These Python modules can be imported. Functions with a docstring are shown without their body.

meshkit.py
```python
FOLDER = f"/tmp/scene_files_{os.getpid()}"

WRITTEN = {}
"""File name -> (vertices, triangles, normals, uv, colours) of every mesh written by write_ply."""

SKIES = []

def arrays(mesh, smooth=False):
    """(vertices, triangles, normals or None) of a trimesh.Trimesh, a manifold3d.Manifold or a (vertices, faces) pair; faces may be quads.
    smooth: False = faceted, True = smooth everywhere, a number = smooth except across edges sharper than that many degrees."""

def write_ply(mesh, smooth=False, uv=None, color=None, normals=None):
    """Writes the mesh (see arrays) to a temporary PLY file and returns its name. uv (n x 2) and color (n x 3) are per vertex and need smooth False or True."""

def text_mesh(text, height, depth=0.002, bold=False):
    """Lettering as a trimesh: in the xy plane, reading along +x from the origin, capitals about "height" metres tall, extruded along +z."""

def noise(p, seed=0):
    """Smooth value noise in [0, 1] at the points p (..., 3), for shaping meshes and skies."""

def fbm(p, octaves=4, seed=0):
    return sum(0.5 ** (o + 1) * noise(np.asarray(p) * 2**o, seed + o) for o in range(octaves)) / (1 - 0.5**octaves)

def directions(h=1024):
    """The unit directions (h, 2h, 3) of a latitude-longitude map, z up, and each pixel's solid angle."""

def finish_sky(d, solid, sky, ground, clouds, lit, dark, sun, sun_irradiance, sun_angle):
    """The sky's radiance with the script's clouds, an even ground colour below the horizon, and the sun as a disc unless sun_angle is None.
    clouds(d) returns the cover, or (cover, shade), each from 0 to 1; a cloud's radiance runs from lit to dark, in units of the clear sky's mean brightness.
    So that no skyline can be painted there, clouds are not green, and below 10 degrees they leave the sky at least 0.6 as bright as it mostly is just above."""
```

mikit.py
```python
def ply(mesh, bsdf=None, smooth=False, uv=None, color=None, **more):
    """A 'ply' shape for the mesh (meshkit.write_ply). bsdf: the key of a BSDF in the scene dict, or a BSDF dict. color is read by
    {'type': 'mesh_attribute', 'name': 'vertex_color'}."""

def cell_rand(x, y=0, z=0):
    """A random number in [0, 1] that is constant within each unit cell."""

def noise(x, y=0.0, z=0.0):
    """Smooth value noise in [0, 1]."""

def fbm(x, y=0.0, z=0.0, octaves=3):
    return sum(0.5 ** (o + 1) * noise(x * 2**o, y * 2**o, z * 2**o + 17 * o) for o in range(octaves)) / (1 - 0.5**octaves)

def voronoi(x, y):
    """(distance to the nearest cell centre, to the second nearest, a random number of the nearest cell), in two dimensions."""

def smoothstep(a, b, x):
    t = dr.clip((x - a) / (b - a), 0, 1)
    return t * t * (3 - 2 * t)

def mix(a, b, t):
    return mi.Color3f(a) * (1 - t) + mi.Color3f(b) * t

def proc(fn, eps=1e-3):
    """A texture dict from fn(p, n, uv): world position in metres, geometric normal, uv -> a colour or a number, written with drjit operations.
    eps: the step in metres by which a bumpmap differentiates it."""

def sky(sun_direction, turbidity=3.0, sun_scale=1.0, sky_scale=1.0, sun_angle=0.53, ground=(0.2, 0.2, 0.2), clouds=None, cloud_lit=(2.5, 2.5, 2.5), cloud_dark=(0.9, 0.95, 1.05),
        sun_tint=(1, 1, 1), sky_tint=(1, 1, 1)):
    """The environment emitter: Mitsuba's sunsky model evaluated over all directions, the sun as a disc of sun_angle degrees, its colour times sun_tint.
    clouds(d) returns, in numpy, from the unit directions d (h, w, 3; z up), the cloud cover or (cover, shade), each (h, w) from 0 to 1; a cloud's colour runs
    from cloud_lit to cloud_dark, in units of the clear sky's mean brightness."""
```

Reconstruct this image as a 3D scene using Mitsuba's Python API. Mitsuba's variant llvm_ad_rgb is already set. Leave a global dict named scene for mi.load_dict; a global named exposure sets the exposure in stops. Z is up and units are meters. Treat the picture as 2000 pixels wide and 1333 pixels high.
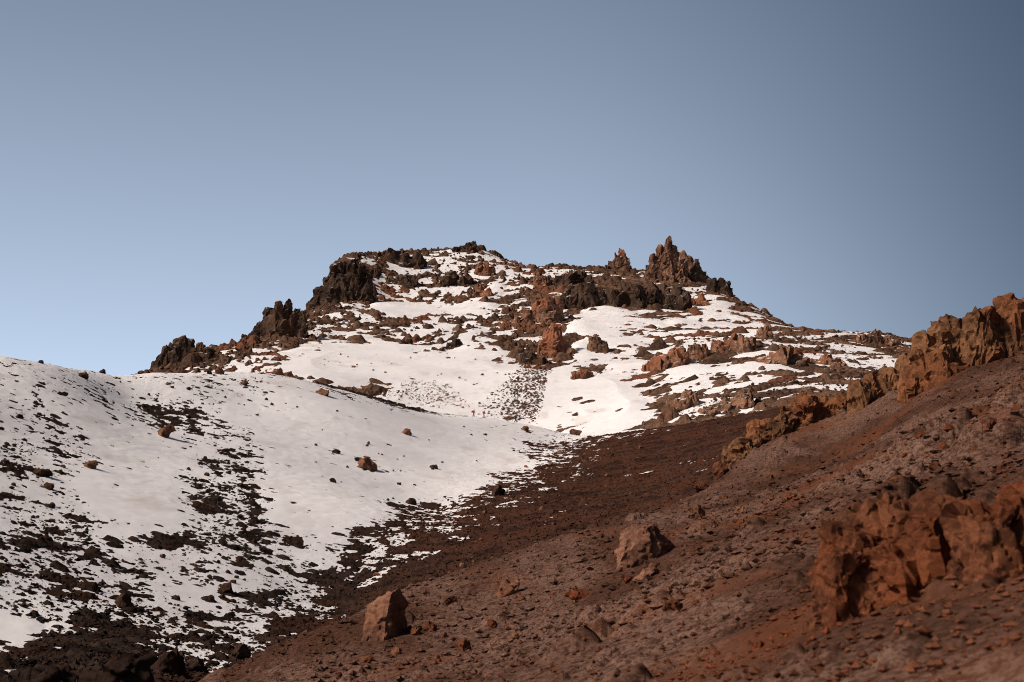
import math
import numpy as np
import trimesh
import manifold3d as m3
import drjit as dr
import mitsuba as mi
import mikit
import meshkit
from scipy.interpolate import RBFInterpolator, RegularGridInterpolator
from scipy.spatial import cKDTree
from scipy.ndimage import gaussian_filter

T = mi.ScalarTransform4f
scene, labels = {}, {}

# ------------------------------------------------------------------ camera, sky, exposure
PITCH, FOV = math.radians(11.0), 40.0
FPX = 1000.0 / math.tan(math.radians(FOV / 2))        # focal length in pixels of the 2000-pixel-wide photograph
scene['camera'] = {'type': 'thinlens', 'fov': FOV, 'near_clip': 0.5, 'far_clip': 6000.0,
                   'aperture_radius': 0.008, 'focus_distance': 260.0,
                   'to_world': T().look_at(origin=[0, 0, 0], target=[0, math.cos(PITCH), math.sin(PITCH)], up=[0, 0, 1])}
SUN = np.array([-0.72, -0.30, 0.64]); SUN /= np.linalg.norm(SUN)


def veil(d):
    """Thin haze, thickest low in the sky and to the west (left); the rest is the deep clear blue of high altitude."""
    el = np.degrees(np.arcsin(np.clip(d[..., 2], 0, 1)))
    s = np.clip((d @ np.array([-0.97, 0.22, 0.0]) + 0.26) / 0.48, 0, 1)
    return np.clip((0.05 + 0.95 * s * s * (3 - 2 * s)) * np.exp(-np.maximum(el - 6, 0) / 14.0), 0, 0.92)


scene['sky'] = mikit.sky(SUN.tolist(), turbidity=2.5, sun_scale=0.42, sky_scale=0.12, sun_angle=9.0, ground=(0.2, 0.16, 0.14),
                         clouds=veil, cloud_lit=(8.4, 10.3, 13.2), sun_tint=(0.95, 1.03, 1.22), sky_tint=(0.95, 0.95, 0.95))
exposure = 3.1


# ------------------------------------------------------------------ pixel of the photograph + distance -> place in the world
def te(u, v):
    """Tangents (x/y, z/y) of the sight line through a pixel of the photograph."""
    a, b = (np.asarray(u, float) - 1000) / FPX, (666.5 - np.asarray(v, float)) / FPX
    y = math.cos(PITCH) - b * math.sin(PITCH)
    return a / y, (math.sin(PITCH) + b * math.cos(PITCH)) / y


def pixel(x, y, z):
    """Inverse of te, for placing survey points."""
    f = y * math.cos(PITCH) + z * math.sin(PITCH)
    return 1000 + FPX * x / f, 666.5 - FPX * (-y * math.sin(PITCH) + z * math.cos(PITCH)) / f


class Sheet:
    """A height field z(x, y) through surveyed points (u, v, distance)."""

    def __init__(self, pts, smooth=1e-7):
        p = np.array(pts, float)
        t, e = te(p[:, 0], p[:, 1])
        self.f = RBFInterpolator(np.stack([t * 2.2, np.log(p[:, 2])], 1), e, kernel='thin_plate_spline', smoothing=smooth)

    def base(self, x, y):
        x, y = np.asarray(x, float), np.asarray(y, float)
        q = np.stack([(x / y * 2.2).ravel(), np.log(y).ravel()], 1)
        return (self.f(q) * q.shape[1] / 2 * np.exp(q[:, 1])).reshape(x.shape)

    top = None

    def set_top(self, x, y, z):
        """From now on hit() and height() find the finished surface (stones, snow) instead of the survey."""
        self.top = RegularGridInterpolator((np.log(y[:, 0]), x[0] / y[0, 0]), z, bounds_error=False, fill_value=None)

    def height(self, x, y):
        return self.base(x, y) if self.top is None else self.top(np.stack([np.log(y), x / y], -1))

    def hit(self, u, v, lo, hi, n=400):
        """Where the sight line through a pixel meets the sheet: (x, y, z)."""
        t, e = te(u, v)
        y = np.exp(np.linspace(math.log(lo), math.log(hi), n))
        g = self.height(t * y, y) / y - e
        k = np.nonzero((g[1:] >= 0) & (g[:-1] < 0))[0]
        if len(k):
            k = k[0]
            w = -g[k] / (g[k + 1] - g[k])
            yy = y[k] * (1 - w) + y[k + 1] * w
        else:
            yy = y[np.argmin(np.abs(g))] if g[0] < 0 else y[0]
        return np.array([t * yy, yy, float(self.height(np.array([t * yy]), np.array([yy]))[0])])


def behind(crest, scale=1.25, drop=0.035):
    return [(u, v + drop * FPX, y * scale) for u, v, y in crest]


# near hillside (right), snow hill + scree gully (middle), mountain
A_crest = [(300, 1400, 36), (480, 1348, 41), (700, 1250, 48), (850, 1196, 52), (1000, 1146, 56), (1200, 1066, 62), (1330, 998, 68), (1450, 915, 76),
           (1560, 878, 78), (1660, 832, 76), (1730, 796, 72), (1800, 756, 68), (1900, 732, 64), (2000, 722, 60), (2200, 690, 52)]
A = Sheet(A_crest + behind(A_crest, 1.22, 0.07) + behind(A_crest, 1.7, 0.17) + [
    (800, 1333, 24), (1000, 1333, 18), (1250, 1333, 13), (1500, 1333, 9.5), (1750, 1333, 7.5), (2000, 1333, 6.2), (560, 1420, 24),
    (1000, 1230, 30), (1250, 1115, 30), (1250, 1230, 18.5), (1500, 1210, 14), (1500, 1105, 20), (1500, 1000, 33), (1600, 930, 46),
    (1600, 1220, 11), (1850, 1185, 9.6), (2000, 1165, 9), (1750, 960, 22), (1900, 1000, 15.5), (2000, 960, 14.5), (1700, 880, 44), (1850, 825, 35), (1600, 905, 60), (1720, 830, 58),
    (2000, 808, 25), (1800, 790, 54), (1900, 768, 46), (2000, 755, 40), (2200, 765, 24), (2250, 1150, 6.5), (2400, 1333, 4.6), (200, 1700, 14), (800, 1900, 5), (1400, 2000, 4), (2200, 1900, 3.4)])

B_crest = [(-400, 660, 175), (-200, 678, 188), (0, 697, 200), (90, 710, 215), (180, 726, 232), (300, 729, 258), (427, 727, 280), (520, 730, 295), (620, 750, 305), (720, 777, 320),
           (830, 805, 335), (925, 814, 345), (1050, 834, 350), (1120, 850, 346)]
B = Sheet(B_crest + behind(B_crest, 1.13, 0.012) + behind(B_crest, 1.4, 0.05) + [
    (-300, 1250, 60), (-300, 950, 100), (0, 1245, 74), (0, 1100, 93), (0, 1000, 112), (0, 850, 148), (0, 760, 176), (200, 1240, 80), (250, 1000, 130), (250, 850, 182), (250, 780, 220),
    (480, 1240, 92), (480, 1100, 122), (480, 1000, 150), (480, 850, 212), (480, 780, 252), (620, 1200, 106), (700, 1100, 135), (700, 1000, 165), (700, 880, 228), (850, 880, 255), (850, 1000, 185),
    (700, 1190, 112), (850, 1080, 140), (960, 985, 188), (1040, 930, 236), (1100, 868, 312), (960, 880, 275),
    (760, 1160, 112), (900, 1115, 121), (1000, 1055, 138), (1100, 985, 176), (1100, 910, 250), (1200, 965, 184), (1200, 900, 246), (1200, 848, 316), (1300, 905, 228), (1300, 835, 312),
    (1420, 815, 300), (1400, 900, 200), (1500, 850, 230), (1600, 800, 250), (1750, 760, 260), (1900, 720, 260), (1500, 815, 330), (1600, 790, 345), (1000, 1160, 95), (1300, 1080, 110), (1600, 960, 120),
    (200, 1310, 60), (0, 1338, 55), (350, 1345, 58), (-200, 1400, 45), (520, 1330, 70), (700, 1290, 80), (400, 1500, 36)])

C_crest = [(200, 765, 430), (260, 738, 436), (290, 726, 442), (340, 702, 462), (440, 684, 500), (520, 652, 545), (600, 612, 600), (640, 545, 680), (700, 510, 722), (760, 496, 742), (850, 491, 760), (930, 484, 770),
           (1000, 514, 752), (1100, 524, 742), (1180, 527, 740), (1210, 525, 736), (1270, 535, 732), (1310, 512, 730), (1350, 525, 725), (1400, 563, 700), (1440, 588, 670), (1500, 617, 622), (1560, 646, 582),
           (1620, 656, 562), (1700, 656, 552), (1780, 670, 540), (1850, 690, 530), (2050, 720, 510), (2400, 780, 480)]
C = Sheet(C_crest + behind(C_crest, 1.14, 0.03) + behind(C_crest, 1.5, 0.14) + [
    (0, 830, 400), (-300, 860, 380), (400, 760, 400), (600, 770, 392), (700, 805, 380), (830, 832, 378), (1000, 852, 372), (1150, 852, 350), (1300, 834, 330), (1420, 817, 320), (1500, 795, 330), (1600, 772, 340), (1800, 760, 350), (2100, 780, 360),
    (520, 700, 440), (700, 722, 440), (850, 722, 450), (1000, 762, 420), (1050, 722, 450), (1150, 780, 400),
    (650, 650, 520), (800, 640, 540), (950, 640, 540), (1100, 650, 520), (1250, 700, 460), (1300, 640, 530), (1450, 742, 390), (1500, 682, 450), (1600, 695, 440), (1700, 702, 440), (1800, 705, 450),
    (660, 590, 600), (750, 560, 650), (900, 540, 680), (1000, 560, 660), (1050, 600, 590), (1150, 560, 640), (1250, 555, 650), (1350, 565, 640), (1420, 620, 570), (300, 760, 400)])


def fbm2(x, y, octaves=4, seed=0):
    return meshkit.fbm(np.stack([x, y, 0 * x + 3.7 * seed], -1), octaves, seed)


def hash2(i, j, s):
    h = (i * 374761393 + j * 668265263 + s * 974634599) & 0xFFFFFFFF
    h = ((h ^ (h >> 13)) * 1274126177) & 0xFFFFFFFF
    return ((h ^ (h >> 16)) & 0xFFFFFF) / 16777215.0


def stones2(x, y, cell, seed, fill=0.8, tall=0.8):
    """Height of angular stones lying about at random, one per cell: in metres above 0."""
    gx, gy = x / cell, y / cell
    ix, iy = np.floor(gx).astype(np.int64), np.floor(gy).astype(np.int64)
    out = np.zeros_like(gx)
    for a in (-1, 0, 1):
        for b in (-1, 0, 1):
            cx, cy = ix + a, iy + b
            r1, r2, r3, r4, r5, r6 = (hash2(cx, cy, seed * 7 + k) for k in range(6))
            dx, dy = gx - cx - r1, gy - cy - r2
            c, s = np.cos(r3 * 6.28), np.sin(r3 * 6.28)
            px, py = dx * c + dy * s, (dy * c - dx * s) * (1.2 + 0.9 * r5)
            rad = 0.18 + 0.42 * r4 * r4
            # a faceted lump: the largest of four slanted planes bounds it
            d = np.maximum(np.maximum(np.abs(px), np.abs(py)), 0.72 * (np.abs(px) + np.abs(py))) / rad
            h = rad * tall * (0.5 + r6) * np.clip(1.25 - 1.25 * d ** 1.7, 0, 0.85) * (1 + 0.5 * px / rad)
            out = np.maximum(out, np.where(r5 < fill, h, 0))
    return out * cell


def surveyed(sheet, us, vs, rows, lo, hi):
    """Bare-ground share (0 to 9 per surveyed plot of 50 x 40..50 pixels) as a smooth function of world (x, y)."""
    g = np.array(rows, float) / 9.0
    pts, val = [], []
    for j, v in enumerate(vs):
        for i, u in enumerate(us):
            p = sheet.hit(u, v, lo, hi, 160)
            pts.append((p[0] / p[1] * 2.2, math.log(p[1])))
            val.append(g[j, i])
    pts, val = np.array(pts), np.array(val)
    pts += 1e-5 * np.random.default_rng(5).normal(size=pts.shape)
    f = RBFInterpolator(pts, val, kernel='linear', neighbors=12, smoothing=0.002)
    return lambda x, y: np.clip(f(np.stack([(x / y * 2.2).ravel(), np.log(y).ravel()], 1)).reshape(x.shape), 0, 1)


def fan(t_in, nt, t_out, y0, ya, yb, y1, ny):
    """Plan of a height field: columns fanning out, finer in the middle; rows at growing distances, finer from ya to yb."""
    ts = np.concatenate([np.linspace(-t_out[0], t_in[0], 14)[:-1], np.linspace(t_in[0], t_in[1], nt), np.linspace(t_in[1], t_out[1], 14)[1:]])
    ys = np.exp(np.concatenate([np.linspace(math.log(y0), math.log(ya), 16)[:-1], np.linspace(math.log(ya), math.log(yb), ny), np.linspace(math.log(yb), math.log(y1), 24)[1:]]))
    t, y = np.meshgrid(ts, ys)
    return t * y, y


def grid_mesh(x, y, z, keep=None):
    n, m = x.shape
    i = np.arange(n * m).reshape(n, m)
    q = np.stack([i[:-1, :-1], i[:-1, 1:], i[1:, 1:], i[1:, :-1]], -1).reshape(-1, 4)
    if keep is not None:
        q = q[keep.ravel()[q].any(1)]
    f = np.vstack([q[:, [0, 1, 2]], q[:, [0, 2, 3]]])
    used, inv = np.unique(f, return_inverse=True)
    v = np.stack([x.ravel(), y.ravel(), z.ravel()], 1)[used]
    return trimesh.Trimesh(v, inv.reshape(-1, 3), process=False)


# ------------------------------------------------------------------ materials (real-world base colours, plus shade painted into the scree)
def col(*c):
    return mi.Color3f(*c)


def rock_tex(light, dark, red, s):
    """Volcanic rock or gravel: three tones in patches of size s metres, with finer grain."""
    def fn(p, n, uv):
        a = mikit.fbm(p.x / s, p.y / s, p.z / s, 4)
        b = mikit.noise(p.x * 9 / s, p.y * 9 / s, p.z * 9 / s)
        c = mikit.fbm(p.x / s * 0.37 + 40, p.y / s * 0.37, p.z / s * 0.37, 2)
        k = mikit.mix(col(*dark), col(*light), mikit.smoothstep(0.32, 0.68, a * 0.75 + b * 0.25))
        k = mikit.mix(k, col(*red), mikit.smoothstep(0.52, 0.68, c) * 0.8)
        g = mikit.noise(p.x * 23 / s, p.y * 23 / s, p.z * 23 / s)
        return k * (0.72 + 0.56 * g)
    return fn


def dusted(fn, s, lo=0.62, hi=0.80, most=0.9):
    """Rock with snow caught on its flatter ledges."""
    def g(p, n, uv):
        k = mikit.smoothstep(lo, hi, dr.abs(n.z) + 0.35 * (mikit.fbm(p.x / s, p.y / s, p.z / s, 3) - 0.55))
        return mikit.mix(fn(p, n, uv), col(0.76, 0.75, 0.75), k * most)
    return g


def rough_mat(key, fn, bump=None, scale=1.0, eps=1e-2):
    d = {'type': 'diffuse', 'reflectance': mikit.proc(fn)}
    if bump is not None:
        d = {'type': 'bumpmap', 'arbitrary': mikit.proc(bump, eps), 'scale': scale, 'bsdf': d}
    scene[key] = {'type': 'twosided', 'bsdf': d}


rough_mat('mountain_rock', rock_tex((0.135, 0.074, 0.049), (0.052, 0.030, 0.021), (0.145, 0.058, 0.032), 7.0))
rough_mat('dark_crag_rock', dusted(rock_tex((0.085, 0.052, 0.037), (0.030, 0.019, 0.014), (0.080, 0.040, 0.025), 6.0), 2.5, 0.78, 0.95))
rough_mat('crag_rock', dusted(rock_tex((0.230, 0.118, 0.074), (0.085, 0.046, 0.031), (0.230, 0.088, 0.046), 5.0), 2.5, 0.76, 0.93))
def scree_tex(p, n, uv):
    # red scree on the hillside's side, dark lava rock under the snow hill, painted blacker for corner shade
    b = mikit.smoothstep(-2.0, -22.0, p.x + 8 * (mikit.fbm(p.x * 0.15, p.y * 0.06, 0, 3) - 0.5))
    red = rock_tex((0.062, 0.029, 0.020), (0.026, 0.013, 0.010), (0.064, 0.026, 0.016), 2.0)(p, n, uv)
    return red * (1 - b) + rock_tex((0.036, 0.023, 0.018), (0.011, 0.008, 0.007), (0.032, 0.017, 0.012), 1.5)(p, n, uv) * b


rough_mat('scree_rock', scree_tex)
rough_mat('snow_stone', rock_tex((0.060, 0.036, 0.026), (0.018, 0.012, 0.010), (0.055, 0.028, 0.019), 1.3))
rough_mat('tan_boulder', rock_tex((0.205, 0.100, 0.062), (0.105, 0.048, 0.031), (0.190, 0.078, 0.042), 0.6))
rough_mat('red_rock', rock_tex((0.130, 0.048, 0.026), (0.060, 0.024, 0.015), (0.140, 0.042, 0.019), 0.8))
rough_mat('ochre_rock', rock_tex((0.190, 0.088, 0.044), (0.072, 0.036, 0.020), (0.165, 0.060, 0.027), 1.6))
rough_mat('outcrop_rock', rock_tex((0.140, 0.052, 0.026), (0.045, 0.018, 0.011), (0.125, 0.036, 0.015), 0.35))


def hillside_tex(p, n, uv):
    # fine gravel; paler, frosted grit in thin bands that run down the slope, redder earth in others
    q = p.x * 0.9 + p.z * 0.5
    w = mikit.fbm(p.y * 0.16 + q * 0.10, q * 0.55 - p.y * 0.05, p.z * 0.3, 5)
    g = mikit.noise(p.x * 16, p.y * 16, p.z * 16) * 0.5 + mikit.noise(p.x * 37, p.y * 37, p.z * 37) * 0.3 + mikit.noise(p.x * 5, p.y * 5, p.z * 5) * 0.2
    k = mikit.mix(col(0.029, 0.0140, 0.0095), col(0.092, 0.044, 0.030), mikit.smoothstep(0.25, 0.75, g * 0.7 + w * 0.3))
    k = mikit.mix(k, col(0.100, 0.036, 0.019), mikit.smoothstep(0.5, 0.72, mikit.fbm(p.x * 0.45, p.y * 0.3 + 9, p.z * 0.45, 4)) * 0.7)
    h = mikit.noise(p.x * 61, p.y * 61, p.z * 61)
    frost = mikit.smoothstep(0.38, 0.64, w) * mikit.smoothstep(0.40, 0.62, g * 0.6 + h * 0.4)
    return mikit.mix(k, col(0.185, 0.112, 0.086), frost * 0.62)


rough_mat('hillside_gravel', hillside_tex)


def snow_tex(p, n, uv):
    # old snow: wind-packed paler and staler greyer patches, with dust blown into it in long smears
    a = mikit.fbm(p.x * 0.05, p.y * 0.05, p.z * 0.05, 4)
    b = mikit.fbm(p.x * 0.9, p.y * 0.35, p.z * 0.9, 3)
    k = mikit.mix(col(0.64, 0.605, 0.62), col(0.78, 0.745, 0.745), mikit.smoothstep(0.25, 0.75, a * 0.7 + b * 0.3))
    d = mikit.smoothstep(0.58, 0.80, mikit.fbm(p.x * 0.22 + 31, p.y * 0.10, p.z * 0.2, 4))
    return mikit.mix(k, col(0.42, 0.34, 0.30), d * 0.35)


rough_mat('snow_surface', snow_tex)


# ------------------------------------------------------------------ entries and labels
def add(key, mesh, mat, smooth=False, label=None, category=None, group=None, kind=None):
    k, n = key, 0
    while k in scene or any(x.startswith(k + '__') for x in (scene if '__' not in key else ())):
        n += 1
        k = f'{key}_{n:03d}'
    scene[k] = mikit.ply(mesh, mat, smooth=smooth)
    d = {a: b for a, b in dict(label=label, category=category, group=group, kind=kind).items() if b}
    if d:
        labels[k] = d
    return k


def structure(key, mesh, mat, label, smooth=False):
    add(key, mesh, mat, smooth, label=label, kind='structure')


# ------------------------------------------------------------------ terrain
SURV_C = [480, 520, 560, 600, 640, 680, 720, 760, 800, 840]
CU = list(range(275, 1800, 50))
CR = ["9999999996644533445556996333333", "9999999996666434543313564333333", "9999999975556415677787532333333", "9999998862012127541254222333333",
      "9999886533344236601122223333344", "9876432111122123802134443444344", "8864321000000011212131232233334", "3333333222100000000132234445677",
      "3333333322000000010024477788899", "3333333300000001111123568999999"]
COVER_C = surveyed(C, CU, SURV_C, [[int(c) for c in r] for r in CR], 300, 800)
SURV_B = [720, 770, 815, 860, 910, 960, 1010, 1060, 1110, 1160, 1210, 1260, 1310]
BU = list(range(25, 1475, 50))
BR = ["11111111111111244420001299999", "11111111111002354422110389999", "12101243100000000001011113999", "22310001120000000000112999999", "32210001240000200000129999999",
      "21200002450000000004899999999", "24320001560010015899999999999", "34632233561302488999999999999", "64333222123314699999999999999", "88754211223358999999999999999",
      "01587543334679999999999999999", "12799765556799999999999999999", "99999998579999999999999999999"]
COVER_B = surveyed(B, BU, SURV_B, [[int(c) for c in (r + '9' * 9)[:29]] for r in BR], 50, 352)


def two_sheets(sheet, cover, x, y, relief, snow_soft, calm):
    """Bare ground with real stones on it, and the snow lying on it, deep enough to leave the surveyed share bare."""
    base = sheet.base(x, y)
    f = gaussian_filter(cover(x, y), 7.0)
    f = np.clip(f + 0.27 * np.clip(f / 0.25, 0.3, 1) * (fbm2(x / snow_soft, y / snow_soft, 3, 21) - 0.5), 0, 1.05)
    H = relief(x, y) * np.clip(f / 0.3, calm, 1)            # clean snow hides smooth ground, stony plots are rough
    srt = np.sort(relief(x[::5, ::5], y[::5, ::5]).ravel())
    q = np.clip(1.0 - f, 0, 0.985)
    L = np.interp(q, np.linspace(0, 1, len(srt)), srt) * np.clip(f / 0.3, calm, 1)
    L = np.where(f > 0.97, srt[0] - 1.0, L)
    L = np.where(f > 0.8, L, gaussian_filter(L + np.clip(0.05 - f, 0, 0.05) * 2 * srt[len(srt) // 2], 11.0))
    med = srt[len(srt) // 2] * np.clip(f / 0.3, calm, 1)
    return base + H - med, base + L - med


xb, yb = fan((-0.375, 0.18), 570, (1.3, 0.9), 40, 60, 354, 430, 520)
def relief_b(x, y):
    yy = y * 0.5
    w = fbm2(x / 5, yy / 5, 2, 6)
    h = 0.34 * fbm2(x / 2.0 + w, yy / 2.0, 5, 2) + 0.13 * fbm2(x / 0.5, yy / 0.5, 3, 7)
    return h + 0.7 * np.maximum(stones2(x, y, 1.6, 3, 0.3, 0.55), np.maximum(stones2(x, y, 0.8, 4, 0.5, 0.65), stones2(x, y, 0.4, 5, 0.7, 0.8)))
zr, zs = two_sheets(B, COVER_B, xb, yb, relief_b, 5.0, 0.2)
zs = zs + 0.16 * (fbm2(xb / 1.2, yb / 1.6, 3, 8) - 0.5) * np.clip(yb / 150, 0.4, 1.2)
B.set_top(xb, yb, np.maximum(zr, zs))
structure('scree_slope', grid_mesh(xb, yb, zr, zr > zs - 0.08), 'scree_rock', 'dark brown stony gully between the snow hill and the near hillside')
structure('snow_field', grid_mesh(xb, yb, zs, zs > zr - 0.08), 'snow_surface', 'broad snow slope on the left with dark stones showing through', smooth=True)

xc, yc = fan((-0.28, 0.33), 700, (1.2, 1.2), 310, 350, 790, 1150, 400)
def relief_c(x, y):
    k = np.clip((x / y - 0.02) / 0.10, 0, 1)
    yy = y * 0.6
    big = fbm2(x / 26, yy / 26, 4, 11)
    p, q = (x * 0.87 + y * 0.5) / 1.9, (y * 0.87 - x * 0.5) * 0.75      # ribs that climb to the right on the right flank
    r2 = (1 - k) * fbm2(x / 8 + 0.5 * big, yy / 8, 5, 12) + k * fbm2(p / 8 + 0.5 * big, q / 8, 5, 12)
    h = 2.0 * (1 - np.abs(2 * big - 1)) + 3.6 * (1 - np.abs(2 * r2 - 1)) ** 2 + 1.7 * fbm2(x / 2.5, yy / 2.5, 4, 16)
    return h + (1.0 - 0.35 * k) * np.maximum(stones2(x, y, 7, 13, 0.25, 0.7), np.maximum(stones2(x, y, 3.4, 14, 0.4, 0.8), stones2(x, y, 1.8, 15, 0.6, 0.8)))
zr, zs = two_sheets(C, COVER_C, xc, yc, relief_c, 22.0, 0.25)
zs = zs + 0.3 * (fbm2(xc / 9, yc / 9, 3, 18) - 0.5)
C.set_top(xc, yc, np.maximum(zr, zs))
structure('mountain', grid_mesh(xc, yc, zr, zr > zs - 0.4), 'mountain_rock', 'rugged brown volcanic mountain rising behind the snow hill')
structure('mountain_snow', grid_mesh(xc, yc, zs, zs > zr - 0.4), 'snow_surface', 'patchy snow lying between the rocks of the mountain', smooth=True)

xa, ya = fan((-0.22, 0.385), 580, (1.4, 1.6), 4.2, 6.2, 79, 125, 390)
def relief_a(x, y):
    k = np.clip(y / 30, 0.25, 1.6)
    z = A.base(x, y)
    rub = np.clip((x / y - 0.20) / 0.08, 0, 1) * np.clip((y - 10) / 6, 0, 1) * np.clip((48 - y) / 12, 0, 1)
    h = 0.35 * (fbm2(x / 3, y / 3, 4, 31) - 0.5) * np.clip(y / 20, 0.3, 1.3) + 0.07 * (fbm2(x / 0.35, y / 0.35, 4, 32) - 0.5) * k
    st = np.maximum(stones2(x, y, 0.8, 33, 0.25, 0.7), stones2(x, y, 0.28, 34, 0.5, 0.7))
    rb = np.maximum(stones2(x, y, 2.6, 35, 0.8, 0.8), stones2(x, y, 1.1, 36, 0.9, 0.8)) + 1.6 * (fbm2(x / 4, y / 4, 5, 37) - 0.5)
    return h + st * 0.6 + rub * (rb * 0.75 - 0.25)
zA = A.base(xa, ya) + relief_a(xa, ya)
A.set_top(xa, ya, zA)
structure('hillside', grid_mesh(xa, ya, zA), 'hillside_gravel', 'steep reddish gravel hillside rising to the right in the foreground')


# ------------------------------------------------------------------ rocks
def displaced(mesh, size, amp, seed, ridge=0.0, stretch=1.0):
    """Weathers a closed mesh: it warps by lumps of about `size`, then gets finer chips, and cracks that run upwards where stretch is small."""
    v, n = np.array(mesh.vertices), np.array(mesh.vertex_normals)
    e = mesh.edges_unique
    for _ in range(4):
        m = n.copy()
        np.add.at(m, e[:, 0], n[e[:, 1]])
        np.add.at(m, e[:, 1], n[e[:, 0]])
        n = m / np.maximum(np.linalg.norm(m, axis=1, keepdims=True), 1e-9)
    off = np.array([7.3, 1.9, 4.1]) * (seed % 97 + 1)
    q = v * [1, 1, stretch] / size + off
    warp = np.stack([meshkit.fbm(q * 0.9 + 31 * i, 3, seed + i) for i in range(3)], 1) - 0.5
    k = 1.0 * facets(q * 0.8 + 0.5 * warp, seed) + 0.45 * facets(q * 2.3 + 0.3 * warp, seed + 1) + 0.5 * (meshkit.fbm(q * 3.1, 4, seed) - 0.5)
    if ridge:
        w = np.abs(meshkit.fbm(q * 1.2 + off[::-1], 3, seed + 9) - 0.5) * 2
        k = k - ridge * 0.5 * np.clip(0.12 - w, 0, 1) / 0.12
    mesh.vertices = v + amp * (0.6 * warp + n * k[:, None])
    return mesh


def facets(q, seed):
    """Fracture planes: the rock is split into cells of about 1, each cut by a plane of its own; about -0.5 to 0.5, with steps between cells."""
    r = np.random.default_rng(seed)
    lo, hi = q.min(0) - 1, q.max(0) + 1
    n = np.ceil(hi - lo).astype(int)
    c = lo + (np.stack(np.meshgrid(*[np.arange(m) for m in n], indexing='ij'), -1).reshape(-1, 3) + r.uniform(0, 1, (int(n.prod()), 3)))
    i = cKDTree(c).query(q)[1]
    g = r.normal(size=c.shape) * 0.55
    a = r.uniform(-0.35, 0.35, len(c))
    return np.clip(a[i] + ((q - c[i]) * g[i]).sum(1), -0.8, 0.8)


def hull_points(p):
    return m3.Manifold.hull_points(np.ascontiguousarray(p, dtype=np.float64))


def to_tri(man):
    m = man.to_mesh()
    return trimesh.Trimesh(m.vert_properties[:, :3].astype(float), m.tri_verts, process=True)


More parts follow.
